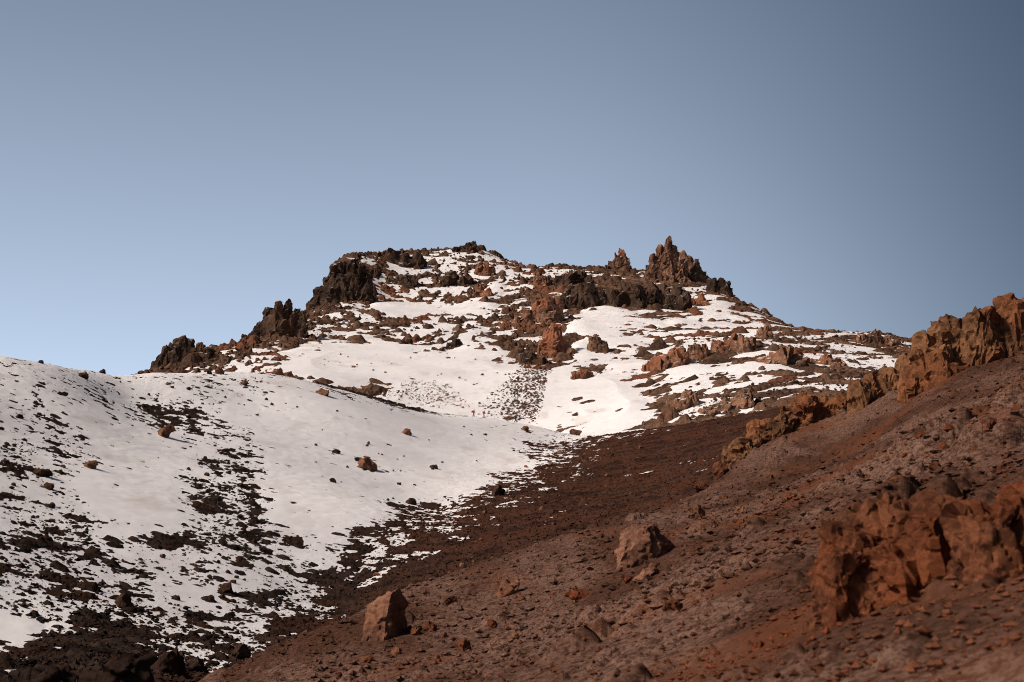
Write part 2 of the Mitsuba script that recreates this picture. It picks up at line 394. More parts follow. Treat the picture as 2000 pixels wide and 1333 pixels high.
def boulder(w, h, d, seed, fine=0.09, amp=0.10, flat=0.55, lean=0.0):
    """An angular boulder standing on z = 0, sunk a little, w x d x h metres."""
    r = np.random.default_rng(seed)
    q = r.normal(size=(17, 3))
    q /= np.abs(q).max(1, keepdims=True) ** 0.55 * np.linalg.norm(q, axis=1, keepdims=True) ** 0.45
    tilt = trimesh.transformations.euler_matrix(r.uniform(-0.5, 0.5), r.uniform(-0.4, 0.4), r.uniform(0, 6.28))[:3, :3]
    q = q @ tilt.T
    q = (q - (q.max(0) + q.min(0)) / 2) / np.ptp(q, axis=0)
    p = q * [w, d, 1.45 * h] + [0, 0, 0.275 * h]
    p[:, :2] *= (1 - 0.5 * flat * np.clip(p[:, 2:] / h, 0, 1))
    p[:, 0] += lean * p[:, 2]
    p[:, 2] = np.maximum(p[:, 2], -0.25 * h)
    man = hull_points(p).refine_to_length(fine * (w + h) / 2)
    return displaced(to_tri(man), 0.36 * (w + h) / 2, amp * 1.3 * (w + h) / 2, seed, 0.6)


def shaped(key, sheet, u, v, pts, seed, mat, lo, hi, label, category='boulder', fine=0.05, amp=0.07, smooth=15):
    """A boulder from its corners: (across, up, towards the back) in surveyed pixels from its foot at (u, v)."""
    p = sheet.hit(u, v, lo, hi)
    k = p[1] / FPX
    q = np.array(pts, float)[:, [0, 2, 1]] * k
    s = float(np.ptp(q, axis=0)[[0, 2]].mean())
    m = displaced(to_tri(hull_points(q).refine_to_length(fine * s)), 0.3 * s, amp * 0.9 * s, seed, 0.5)
    m.apply_translation(p)
    return add(key, m, mat, smooth, label, category)


def sized(key, sheet, u, v, wpx, hpx, seed, mat, lo, hi, label, category='rock', group=None, depth=0.85, lean=0.0, fine=0.09, flat=0.55, smooth=16, amp=0.10, turn=0.0):
    """A boulder whose foot stands on the sheet where the sight line through (u, v) meets it."""
    p = sheet.hit(u, v, lo, hi)
    k = p[1] / FPX
    m = boulder(wpx * k, hpx * k, wpx * k * depth, seed, fine, amp, flat, lean)
    if turn:
        m.apply_transform(trimesh.transformations.rotation_matrix(turn, [0, 0, 1]))
    m.apply_translation(p - [0, 0, 0.04 * hpx * k])
    return add(key, m, mat, smooth, label, category, group)


def crag(key, sheet, columns, seed, mat, lo, hi, label, category='rock outcrop', group=None, dist=None, fine=0.16, amp=0.16, thick=1.15, smooth=14, stretch=0.45, blunt=0.55, flare=1.2, knob=0.8, knobs=1.0):
    """An outcrop of joined rock columns. Each column: (u, v of its top, v of its foot, width), surveyed on the photograph; it has as much thickness as width."""
    r = np.random.default_rng(seed)
    u0, v0 = np.mean([c[0] for c in columns]), np.mean([c[2] for c in columns])
    y0 = dist or sheet.hit(u0, v0, lo, hi)[1]
    parts, ws, last = [], [], None
    for u, vt, vb, wp in columns:
        t, e1 = te(u, vt)
        _, e0 = te(u, vb)
        w = wp / FPX * y0 * 1.3
        y = y0 + r.uniform(-0.3, 0.3) * w
        z1, z0 = e1 * y, e0 * y
        g = float(sheet.height(np.array([t * y]), np.array([y]))[0])
        z0 = min(z0, g) - 0.5 * w
        d = w * thick * r.uniform(0.8, 1.4)
        lean = r.uniform(-0.12, 0.12) * w
        cx = lambda f: t * y + lean * (f - 0.5)
        rad = lambda f: (flare + (1 - flare) * min(1, f * 2)) * (1 - (1 - blunt) * max(0, f - 0.3) / 0.7)
        pts = []
        for f in (0.0, 0.35, 0.7, 1.0):                      # the core of the column
            a = np.linspace(0, 2 * np.pi, 6)[:-1] + r.uniform(0, 1.2)
            zz = z0 + (z1 - z0) * (f - (0.22 * r.uniform(0, 1, 5) if f == 1 else r.uniform(-0.06, 0.06, 5)))
            q = rad(f) * 0.86 * r.uniform(0.72, 1.05, 5) / 2
            pts.append(np.stack([cx(f) + np.cos(a) * q * w, y + d * 0.35 + np.sin(a) * q * d, zz], 1))
        parts.append(hull_points(np.vstack(pts)))
        low = np.vstack(pts[:3])
        if last is not None and abs(u - last[0]) < 0.9 * (wp + last[1]):
            parts.append(hull_points(np.vstack([low, last[2]])))   # neighbouring columns have grown together
        last = (u, wp, low)
        n = int(np.clip(round(knobs * (z1 - z0) / (0.5 * knob * w)), 2, 16))
        for i in range(n):                                   # angular blocks grown into it
            f = r.uniform(0.02, 0.86)
            s = rad(f) * knob * r.uniform(0.6, 1.1)
            a = r.uniform(-2.9, 0.4)
            o = max(0.0, rad(f) * 0.9 - s) * 0.5
            c = np.array([cx(f) + np.cos(a) * o * w, y + d * 0.35 + np.sin(a) * o * d, z0 + (z1 - z0) * f])
            q = r.normal(size=(14, 3))
            q /= np.abs(q).max(1, keepdims=True) ** 0.6 * np.linalg.norm(q, axis=1, keepdims=True) ** 0.4
            q *= [s * w / 2, s * d / 2, s * w * r.uniform(0.4, 0.9)]
            q[:, 0] += q[:, 2] * r.uniform(-0.25, 0.25)
            q[:, 2] = np.minimum(q[:, 2], z1 - c[2])
            parts.append(hull_points(c + q))
        ws.append(w)
    man = max(m3.Manifold.batch_boolean(parts, m3.OpType.Add).decompose(), key=lambda q: q.volume())
    w = float(np.mean(ws))
    man = man.refine_to_length(fine * w)
    m = displaced(to_tri(man), 0.5 * w, amp * w, seed, 0.8, stretch)
    return add(key, m, mat, smooth, label, category, group)


MT = (300, 800)
def mcrag(key, cols, seed, label, mat='crag_rock', **k):
    if seed in (120, 122, 124, 125, 127, 128):               # low whalebacks, wider than high
        cols, k = [(u, t + 6, b, w) for u, t, b, w in cols], dict(k, thick=2.2, blunt=0.95, flare=1.6, knobs=0.5)
    return crag(key, C, cols, seed, mat, *MT, label, **k)


# the skyline of the mountain, left to right
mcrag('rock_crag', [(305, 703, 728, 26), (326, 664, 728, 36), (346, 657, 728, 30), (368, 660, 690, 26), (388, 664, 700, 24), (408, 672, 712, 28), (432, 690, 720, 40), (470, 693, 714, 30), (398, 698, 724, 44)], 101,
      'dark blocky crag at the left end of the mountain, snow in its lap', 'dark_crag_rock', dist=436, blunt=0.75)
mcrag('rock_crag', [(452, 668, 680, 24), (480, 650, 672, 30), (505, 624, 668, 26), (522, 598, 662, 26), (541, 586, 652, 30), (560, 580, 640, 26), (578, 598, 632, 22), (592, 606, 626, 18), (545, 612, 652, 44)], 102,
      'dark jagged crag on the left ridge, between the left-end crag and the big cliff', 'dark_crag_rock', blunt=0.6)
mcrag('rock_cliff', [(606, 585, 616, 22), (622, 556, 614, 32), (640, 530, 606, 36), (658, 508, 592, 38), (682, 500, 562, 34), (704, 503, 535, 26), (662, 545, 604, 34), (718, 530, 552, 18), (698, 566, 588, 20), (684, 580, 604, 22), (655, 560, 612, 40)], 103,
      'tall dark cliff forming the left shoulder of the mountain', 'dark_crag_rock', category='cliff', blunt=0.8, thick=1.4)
mcrag('summit_rock', [(742, 492, 512, 30), (765, 488, 512, 34), (790, 489, 514, 30), (815, 492, 510, 28), (775, 500, 520, 50)], 104, 'low dark rock ledge on the skyline left of the summit block', 'dark_crag_rock', blunt=0.85)
mcrag('summit_block', [(902, 478, 490, 22), (914, 472, 491, 18), (924, 468, 491, 17), (890, 481, 488, 20)], 105, 'square rock block on the highest snowy hump of the mountain', 'dark_crag_rock', blunt=0.85, thick=0.9)
mcrag('rock_pinnacle', [(1193, 507, 527, 14), (1204, 492, 527, 15), (1216, 479, 527, 19), (1227, 500, 526, 12), (1185, 516, 527, 12)], 106, 'short ragged rock tower dusted with snow on the skyline, left of the tall spire', category='rock pinnacle', blunt=0.6)
mcrag('rock_pinnacle', [(1266, 516, 546, 14), (1277, 494, 548, 20), (1290, 478, 548, 22), (1304, 457, 548, 22), (1319, 474, 546, 26), (1334, 490, 544, 22), (1296, 500, 552, 40), (1318, 498, 548, 44)], 107,
      'tall pointed red-brown rock spire, the highest tip of the right skyline', category='rock pinnacle', blunt=0.6, amp=0.22)
mcrag('rock_pinnacle', [(1350, 496, 545, 17), (1363, 499, 548, 15), (1374, 522, 552, 20), (1384, 536, 556, 18)], 108, 'blunt rock tower leaning against the right foot of the tall spire', category='rock pinnacle', blunt=0.65)
mcrag('rock_block', [(1392, 540, 572, 26), (1408, 536, 574, 26), (1420, 548, 576, 18), (1428, 560, 580, 12)], 109, 'rounded dark block ending the crest right of the spire', 'dark_crag_rock', category='rock outcrop', blunt=0.8)
mcrag('rock_outcrop', [(1052, 516, 545, 16), (1060, 530, 552, 18), (1050, 535, 575, 24), (1066, 548, 580, 20)], 110, 'small upright rib near the middle of the mountain crest')
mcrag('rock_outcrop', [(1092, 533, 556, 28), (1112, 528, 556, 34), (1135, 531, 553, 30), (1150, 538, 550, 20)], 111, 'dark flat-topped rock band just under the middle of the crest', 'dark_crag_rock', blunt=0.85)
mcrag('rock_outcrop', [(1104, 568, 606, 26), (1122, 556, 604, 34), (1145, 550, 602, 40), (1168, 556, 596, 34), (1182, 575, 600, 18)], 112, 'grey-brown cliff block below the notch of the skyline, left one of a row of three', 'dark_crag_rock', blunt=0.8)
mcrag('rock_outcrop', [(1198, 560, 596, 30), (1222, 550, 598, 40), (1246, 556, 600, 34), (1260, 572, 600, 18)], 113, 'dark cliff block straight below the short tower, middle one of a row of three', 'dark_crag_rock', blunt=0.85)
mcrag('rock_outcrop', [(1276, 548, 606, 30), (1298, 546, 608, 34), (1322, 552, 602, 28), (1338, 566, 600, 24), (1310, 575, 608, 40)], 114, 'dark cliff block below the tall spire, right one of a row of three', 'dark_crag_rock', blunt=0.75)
mcrag('rock_outcrop', [(1350, 580, 600, 24), (1368, 573, 598, 30), (1382, 582, 592, 16)], 115, 'pointed brown rock in the snow to the right below the spire')
mcrag('rock_outcrop', [(1010, 612, 638, 26), (1028, 594, 638, 28), (1048, 580, 634, 34), (1070, 570, 628, 34), (1088, 574, 612, 24)], 116, 'fluted brown cliff rib slanting up towards the row of three cliff blocks', blunt=0.65)
mcrag('rock_outcrop', [(1070, 640, 672, 30), (1084, 622, 712, 34), (1100, 655, 708, 36), (1118, 676, 700, 22), (1060, 660, 690, 22)], 117, 'steep brown rock rib reaching lowest into the snow basin', blunt=0.65)
mcrag('rock_outcrop', [(1022, 688, 712, 22), (1040, 684, 712, 28), (1058, 692, 712, 22)], 118, 'small dark knob left of the foot of the steep rib', 'dark_crag_rock')
mcrag('rock_outcrop', [(1156, 656, 688, 22), (1168, 650, 690, 26), (1182, 662, 688, 20)], 119, 'lone brown rock in the snow right of the steep rib')
mcrag('rock_outcrop', [(1270, 700, 726, 24), (1285, 690, 727, 30), (1304, 676, 722, 36), (1326, 664, 712, 34), (1338, 672, 704, 20)], 120, 'large slanting brown slab in the snow under the right cliffs', blunt=0.8)
mcrag('rock_outcrop', [(1350, 672, 704, 22), (1364, 662, 704, 30), (1378, 668, 698, 20)], 121, 'squarish brown rock just right of the large slanting slab')
mcrag('rock_outcrop', [(1410, 652, 680, 30), (1428, 644, 690, 34), (1452, 642, 684, 40), (1466, 652, 676, 20), (1416, 672, 696, 40)], 122, 'cluster of rounded brown rocks on the right flank above the dark gully')
mcrag('rock_outcrop', [(1490, 636, 656, 26), (1500, 624, 654, 20), (1482, 650, 674, 30)], 123, 'brown rock knob on the right flank, close under the descending skyline')
mcrag('rock_outcrop', [(1500, 682, 704, 40), (1530, 672, 706, 46), (1556, 678, 702, 34), (1520, 690, 714, 50)], 124, 'broad reddish outcrop on the right flank below the skyline knob', blunt=0.8)
mcrag('rock_outcrop', [(1590, 692, 712, 36), (1615, 686, 712, 36), (1640, 692, 714, 34)], 125, 'low reddish outcrop on the right shoulder, right of the broad one', blunt=0.8)
mcrag('rock_outcrop', [(1690, 650, 668, 26), (1712, 643, 664, 30), (1735, 650, 666, 26)], 126, 'flat brown hump on the saddle of the right skyline', blunt=0.8)
mcrag('rock_outcrop', [(1325, 768, 795, 30), (1345, 752, 800, 34), (1356, 760, 792, 22)], 127, 'brown rock tongue pointing down into the lower snow, above the gully head')
mcrag('rock_outcrop', [(1384, 788, 806, 30), (1405, 774, 806, 40), (1432, 756, 802, 44), (1456, 746, 792, 36)], 128, 'long brown whaleback outcrop low on the right flank, next to the gully head', blunt=0.8)
mcrag('rock_outcrop', [(1122, 726, 740, 22), (1138, 714, 741, 26), (1152, 722, 738, 20)], 129, 'triangular brown rock in the snow below the steep rib')
mcrag('rock_outcrop', [(922, 562, 580, 22), (938, 552, 582, 26), (955, 556, 576, 24)], 130, 'reddish rock knob under the snowy hump, right of centre of the upper slope')
mcrag('rock_outcrop', [(938, 508, 540, 20), (950, 506, 544, 18), (960, 516, 536, 20)], 131, 'upright brown rock just right below the summit block')
mcrag('rock_outcrop', [(868, 532, 558, 26), (886, 528, 560, 30), (906, 532, 556, 26)], 132, 'dark cliff step on the upper slope below the summit hump', 'dark_crag_rock', blunt=0.8)
mcrag('rock_outcrop', [(750, 540, 558, 34), (775, 535, 556, 36), (800, 538, 556, 30)], 133, 'dark rock step on the upper slope right of the big cliff', 'dark_crag_rock', blunt=0.85)
mcrag('rock_outcrop', [(880, 620, 634, 26), (898, 618, 634, 24)], 134, 'greyish rock in the band across the middle of the snow face', 'dark_crag_rock')
mcrag('rock_outcrop', [(876, 666, 680, 22), (892, 660, 680, 24)], 135, 'grey rock in the open snow of the basin, higher of two neighbours', 'dark_crag_rock')
mcrag('rock_outcrop', [(786, 664, 672, 16), (798, 662, 673, 20)], 136, 'flat grey rock alone in the open snow left in the basin', 'dark_crag_rock')
mcrag('rock_outcrop', [(850, 676, 686, 18), (862, 674, 686, 16)], 137, 'grey rock in the open snow of the basin, lower of two neighbours', 'dark_crag_rock')

# rocks along the crest of the snow hill and lying on it
SN = (45, 352)
def srock(u, v, w, h, seed, label, mat='snow_stone', **k):
    return sized('boulder', B, u, v, w, h, seed, mat, *SN, label, 'boulder', **k)
srock(162, 738, 22, 12, 201, 'dark rock breaking the crest of the snow hill, second from the left edge')
srock(80, 710, 13, 7, 202, 'small rock on the snow hill crest nearest the left edge')
srock(200, 725, 16, 8, 203, 'flat rock on the snow hill crest in front of the pale sky')
srock(428, 731, 22, 18, 204, 'upright tan boulder on the snow hill crest below the left-end crag', 'tan_boulder')
srock(409, 731, 12, 13, 205, 'small dark rock leaning against the upright tan boulder')
srock(543, 727, 24, 14, 206, 'tan boulder on the snow hill crest, left of a close pair', 'tan_boulder')
srock(565, 727, 16, 11, 207, 'smaller boulder on the snow hill crest, right of a close pair', 'tan_boulder')
srock(477, 752, 17, 11, 208, 'small tan boulder on snow just below the hill crest', 'tan_boulder')
srock(630, 771, 30, 13, 209, 'low tan boulder on snow beside the dark stone band of the crest', 'tan_boulder')
srock(318, 852, 40, 22, 210, 'tan-grey boulder on the snow under a dark stone patch, upper left', 'tan_boulder', lean=0.3)
srock(177, 914, 30, 17, 211, 'brown boulder alone on the snow at the left', 'tan_boulder')
srock(717, 916, 42, 26, 212, 'big brown boulder in the middle of the clean snow', 'tan_boulder')
srock(795, 849, 22, 13, 213, 'rounded brown boulder in clean snow above the big brown one', 'tan_boulder')
srock(1025, 841, 19, 9, 214, 'small orange-brown boulder on snow just below the walking party', 'tan_boulder')
srock(847, 915, 18, 8, 215, 'flat brown stone in the clean snow right of the big brown boulder')
srock(84, 930, 44, 16, 216, 'wide flat dark rock in the left snow', depth=0.6)
srock(94, 954, 27, 11, 217, 'dark rock just below the wide flat rock in the left snow')
srock(240, 1186, 44, 27, 218, 'dark boulder at the bottom of the snow slope, above the black rocks')
srock(1124, 848, 26, 13, 219, 'brown rock at the top corner where snow meets the gully', 'tan_boulder')
srock(975, 967, 30, 20, 220, 'brown rock on the edge between snow and gully')
srock(803, 985, 26, 12, 221, 'brown rock at the upper tip of the bare ground in the snow')
srock(655, 885, 20, 7, 222, 'thin dark stone in snow left above the big brown boulder')
srock(650, 942, 16, 9, 223, 'small dark stone in snow left below the big brown boulder')
srock(440, 1152, 30, 14, 224, 'dark stone beside the lower end of the stone streak')
srock(470, 1282, 38, 24, 225, 'dark rounded rock at the edge of the gully floor')
srock(380, 1312, 50, 26, 226, 'dark boulder at the bottom edge, between two snow patches')
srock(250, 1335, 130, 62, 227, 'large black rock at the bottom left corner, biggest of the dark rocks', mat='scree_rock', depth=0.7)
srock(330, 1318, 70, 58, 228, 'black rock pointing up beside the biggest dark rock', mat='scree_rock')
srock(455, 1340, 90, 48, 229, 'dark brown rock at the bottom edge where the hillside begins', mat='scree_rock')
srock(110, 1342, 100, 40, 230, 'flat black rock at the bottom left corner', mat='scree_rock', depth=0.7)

# rocks on the near hillside
NH = (4, 80)
def hrock(u, v, w, h, seed, label, mat='red_rock', key='boulder', cat='boulder', **k):
    return sized(key, A, u, v, w, h, seed, mat, *NH, label, cat, **k)
shaped('boulder', A, 1258, 1100, [(-54, -14, 0), (-56, 18, 8), (-48, 50, 20), (-38, 66, 30), (-12, 75, 44), (18, 73, 60), (44, 56, 50), (64, 38, 55), (66, 16, 60), (20, 72, 20), (-10, -22, -12), (24, -10, -14), (32, 34, -10), (52, 6, 20), (-34, 44, -8), (2, 66, -4), (-20, -20, 70), (50, 0, 90), (0, 50, 90), (-44, 10, -8), (12, 40, -16)], 301, 'tan_boulder', *NH,
       'largest boulder on the near hillside, tan-red with a dark shaded right end', fine=0.035)
hrock(1262, 1128, 50, 28, 302, 'slab leaning against the foot of the largest boulder', 'tan_boulder', lean=0.5)
shaped('boulder', A, 748, 1248, [(-38, -14, 0), (-36, 30, 4), (-33, 56, 10), (-12, 76, 14), (20, 92, 10), (28, 96, 30), (40, 66, 40), (44, 20, 44), (36, -4, 40), (6, 30, -22), (2, -12, -20), (14, 84, -4), (-10, -16, -10), (-20, 60, 50), (0, -10, 60), (16, 10, -16)], 303, 'tan_boulder', *NH,
       'tall upright boulder with a flat shaded right face at the hillside crest', fine=0.035, amp=0.075)
hrock(985, 1162, 50, 36, 304, 'orange-brown boulder on the hillside crest between the two biggest', 'tan_boulder', lean=0.5)
hrock(905, 1272, 36, 24, 305, 'red stone on the slope right of the tall upright boulder')
hrock(1315, 1192, 46, 20, 306, 'red stone in the middle of the slope below the largest boulder', depth=0.7)
hrock(1228, 1136, 22, 10, 307, 'small red stone beside the leaning slab')
hrock(838, 1232, 34, 20, 308, 'rough red rock just right of the tall upright boulder')
hrock(812, 1240, 24, 15, 309, 'small red rock between the tall upright boulder and the rough red rock')
hrock(882, 1180, 30, 17, 310, 'low brown rock on the hillside crest left of the orange-brown boulder')
hrock(1360, 1010, 38, 26, 311, 'pale orange rock on the slope above the largest boulder', 'tan_boulder')
hrock(1446, 1002, 26, 13, 312, 'flat pale rock in the gravel right of the pale orange rock', 'tan_boulder')
hrock(1545, 975, 30, 14, 313, 'flat orange rock in the gravel under the crest outcrop')
hrock(1410, 930, 40, 30, 314, 'orange knobbly rock at the left end of the crest outcrop')
hrock(1370, 945, 30, 18, 315, 'small orange rock left of the knobbly one on the crest')
hrock(1480, 1268, 34, 16, 316, 'brown rock low on the slope left of the near outcrop')
hrock(720, 1290, 34, 12, 317, 'flat reddish stone low on the crest, left of the bottom middle')
hrock(775, 1278, 22, 14, 318, 'small pale stone below the tall upright boulder', 'tan_boulder')
hrock(1128, 1170, 64, 22, 319, 'low olive-brown hump in the gravel left below the largest boulder', depth=0.5)
hrock(1010, 1245, 26, 10, 320, 'flat pinkish stone in the middle of the bottom gravel', 'tan_boulder')
hrock(960, 1222, 22, 12, 321, 'small red stone above the flat pinkish stone')

# the outcrops that stand out of the near hillside
def ncrag(cols, seed, label, mat='ochre_rock', **k):
    return crag('rock_outcrop', A, cols, seed, mat, *NH, label, **k)
ncrag([(1672, 990, 1230, 120), (1740, 958, 1224, 150), (1825, 952, 1212, 165), (1905, 968, 1194, 150), (1684, 1062, 1232, 140), (1785, 1060, 1224, 180), (1872, 1068, 1206, 150)], 401,
      'near rust-red outcrop with a steep left face at the lower right', 'outcrop_rock', fine=0.033, amp=0.085, blunt=0.95, dist=10.6, stretch=0.9, knob=0.5, knobs=0.9, thick=1.3)
ncrag([(1945, 985, 1172, 130), (1990, 955, 1165, 140), (2050, 930, 1160, 160), (1960, 1080, 1180, 120), (2020, 1060, 1175, 120)], 402, 'dark rust-brown outcrop at the right edge, right of the near rust-red one', 'outcrop_rock', fine=0.05, amp=0.12, blunt=0.9, dist=9.8, stretch=0.8, knob=0.6, knobs=0.5)
ncrag([(1800, 672, 740, 60), (1822, 640, 735, 60), (1850, 615, 730, 80), (1885, 600, 725, 90), (1925, 592, 720, 90), (1962, 594, 715, 80), (1990, 574, 710, 70), (2030, 562, 700, 90), (1905, 640, 735, 130), (1840, 670, 750, 90), (1970, 645, 720, 110)], 403,
      'big brown crag on the skyline at the right edge', fine=0.06, amp=0.11, blunt=0.9, dist=58, stretch=0.8, knob=0.6, knobs=0.7)
ncrag([(1690, 738, 790, 44), (1715, 722, 800, 50), (1745, 706, 800, 54), (1780, 690, 796, 56), (1812, 690, 790, 54), (1845, 706, 778, 50), (1760, 745, 806, 60), (1700, 765, 806, 40)], 404,
      'pale orange fluted outcrop left below the skyline crag', fine=0.07, amp=0.13, blunt=0.85, dist=66)
ncrag([(1432, 868, 900, 40), (1455, 848, 900, 50), (1490, 815, 900, 60), (1530, 788, 895, 66), (1575, 768, 890, 70), (1620, 760, 880, 70), (1660, 764, 862, 60), (1692, 772, 840, 50), (1550, 830, 905, 90), (1610, 815, 885, 80), (1490, 860, 905, 60)], 405,
      'long olive-brown outcrop along the hillside crest in front of the mountain', fine=0.06, amp=0.18, blunt=0.85, dist=72, stretch=0.8, knob=0.6, knobs=0.8)


# ------------------------------------------------------------------ stones one can pick out, and the rubble nobody could count
from shapely.geometry import Polygon, Point
RNG = np.random.default_rng(77)


def unit_stone(seed, fine):
    m = boulder(1, 0.55, 0.8, seed, 9.0 if fine is None else fine, 0.10, 0.5)
    return m


UNITS = [unit_stone(900 + i, 0.42) for i in range(8)]
UNIT_PLY = {}


def surface(x, y, sheet):
    return float(sheet.base(np.array([x]), np.array([y]))[0])


def scatter(n, poly, sheet, lo, hi, wmin, wmax, mat, what, where, group, key='stone', flat=(0.7, 1.1), lift=0.0):
    """n stones, each a thing of its own, strewn over the ground seen inside a surveyed outline; sizes in surveyed pixels.
    Each is described by its size among its neighbours and by the part of the plot it lies in."""
    P = Polygon(poly)
    x0, y0, x1, y1 = P.bounds
    found = []
    while len(found) < n:
        u, v = RNG.uniform(x0, x1), RNG.uniform(y0, y1)
        if P.contains(Point(u, v)):
            found.append((u, v, wmin + (wmax - wmin) * RNG.uniform() ** 2.2))
    mu, mv, mw = np.median(np.array(found), axis=0)
    for u, v, px in found:
        p = sheet.hit(u, v, lo, hi, 160)
        w = px * p[1] / FPX
        i = int(RNG.integers(len(UNITS)))
        if (i, mat) not in UNIT_PLY:
            UNIT_PLY[i, mat] = mikit.ply(UNITS[i], mat, smooth=30)
        k = key
        c = 0
        while k in scene:
            c += 1
            k = f'{key}_{c:03d}'
        h = w * RNG.uniform(*flat)
        scene[k] = {**UNIT_PLY[i, mat], 'to_world': T().translate([p[0], p[1], p[2] + lift - 0.06 * h]).rotate([0, 0, 1], RNG.uniform(0, 360)).rotate([1, 0, 0], RNG.uniform(-14, 14)).scale([w, w * RNG.uniform(0.7, 1.2), h])}
        labels[k] = {'label': f"{'larger' if px > mw else 'smaller'} {what}, {'lower' if v > mv else 'upper'} {'right' if u > mu else 'left'} part of {where}", 'category': 'stone', 'group': group}


SNB, NHA = (B, 45, 352), (A, 4, 80)
scatter(40, [(350, 900), (430, 870), (500, 1000), (510, 1110), (420, 1130), (370, 1000)], *SNB, 7, 15, 'snow_stone', 'dark stone in the snow', 'the middle stony streak', 'stones of the middle streak')
scatter(34, [(0, 790), (60, 800), (160, 960), (200, 1090), (20, 1080), (0, 950)], *SNB, 7, 18, 'snow_stone', 'dark stone in the snow', 'the left edge', 'stones near the left edge of the snow')
scatter(44, [(180, 1090), (350, 1080), (520, 1120), (560, 1230), (380, 1270), (200, 1180)], *SNB, 8, 20, 'snow_stone', 'dark stone', 'the lowest snow', 'stones low on the snow slope')
scatter(26, [(560, 780), (900, 830), (1040, 850), (940, 960), (760, 980), (560, 960)], *SNB, 5, 11, 'snow_stone', 'lone stone', 'the clean snow', 'stones on the clean snow')
scatter(20, [(170, 745), (430, 745), (560, 780), (440, 860), (260, 860)], *SNB, 5, 12, 'snow_stone', 'stone on snow', 'the slope under the hill crest', 'stones under the hill crest')
scatter(46, [(700, 1120), (860, 1000), (1080, 860), (1300, 850), (1250, 960), (1000, 1080), (760, 1190)], *SNB, 6, 17, 'tan_boulder', 'brown stone', 'the bare scree gully', 'stones on the bare scree')
scatter(46, [(620, 1330), (760, 1260), (1000, 1170), (1200, 1120), (1500, 1230), (1500, 1333)], *NHA, 8, 22, 'red_rock', 'reddish stone in gravel', 'the slope below the biggest boulders', 'stones low on the near hillside')
scatter(40, [(1280, 1060), (1450, 930), (1700, 850), (1600, 1000), (1540, 1110), (1400, 1120)], *NHA, 7, 20, 'red_rock', 'reddish stone', 'the gravel under the crest outcrop', 'stones high on the near hillside')
scatter(34, [(1700, 880), (1990, 800), (1990, 960), (1650, 960)], *NHA, 10, 34, 'outcrop_rock', 'rough brown rock', 'the rubble above the near outcrop', 'rocks of the rubble slope', key='rubble_rock')
scatter(24, [(640, 690), (1000, 700), (1000, 760), (800, 740), (620, 720)], C, 300, 800, 4, 9, 'mountain_rock', 'dark stone in open snow', 'the mountain basin', 'stones in the snow basin')


def mass(key, n, t0, t1, y0, y1, ground, wmin, wmax, mat, label, seed, where=None):
    """Small stones past counting: n lumps of 10 faces strewn between two bearings and two distances, sizes growing with distance only as far as stones do."""
    r = np.random.default_rng(seed)
    ico = to_tri(hull_points(np.array([[1, 0, .1], [-1, .1, 0], [0, 1, -.1], [.1, -1, 0], [.2, 0, 1], [-.2, 0, -1], [.7, .7, .5]])))
    nv = len(ico.vertices)
    t, y = r.uniform(t0, t1, n), np.exp(r.uniform(math.log(y0), math.log(y1), n))
    x = t * y
    z = ground(x, y)
    ok = np.ones(n, bool) if where is None else where(x, y, z)
    x, y, z = x[ok], y[ok], z[ok]
    n = len(x)
    w = wmin + (wmax - wmin) * r.uniform(size=n) ** 3
    V = ico.vertices[None] * r.uniform(0.65, 1.2, (n, nv, 1)) * (w[:, None] * r.uniform(0.6, 1.0, (n, 3)) * [1, 1, 0.7])[:, None] / 2
    a = r.uniform(0, 6.28, n)
    c, s_ = np.cos(a)[:, None], np.sin(a)[:, None]
    V = np.stack([V[..., 0] * c - V[..., 1] * s_, V[..., 0] * s_ + V[..., 1] * c, V[..., 2]], -1) + np.stack([x, y, z + 0.1 * w], 1)[:, None]
    F = ico.faces[None] + nv * np.arange(n)[:, None, None]
    add(key, trimesh.Trimesh(V.reshape(-1, 3), F.reshape(-1, 3), process=False), mat, False, label, None, None, 'stuff')


def strewn(key, n, poly, sheet, lo, hi, wmin, wmax, mat, label, seed, grade):
    """Stones past counting within a surveyed outline, as one mass; grade(u, v) is the chance that one lies there."""
    r = np.random.default_rng(seed)
    P = Polygon(poly)
    x0, y0, x1, y1 = P.bounds
    out = []
    while len(out) < n:
        u, v = r.uniform(x0, x1), r.uniform(y0, y1)
        if P.contains(Point(u, v)) and r.uniform() < grade(u, v) * min(1, P.exterior.distance(Point(u, v)) / 14):
            p = sheet.hit(u, v, lo, hi, 140)
            w = (wmin + (wmax - wmin) * r.uniform() ** 2.5) * p[1] / FPX
            m = UNITS[int(r.integers(len(UNITS)))].copy()
            m.apply_transform(trimesh.transformations.euler_matrix(r.uniform(-0.3, 0.3), r.uniform(-0.3, 0.3), r.uniform(0, 6.28)))
            m.apply_scale(w * np.array([1, r.uniform(0.6, 1.2), r.uniform(0.6, 1.0)]))
            m.apply_translation(p - [0, 0, 0.08 * w])
            out.append(m)
    add(key, trimesh.util.concatenate(out), mat, False, label, None, None, 'stuff')


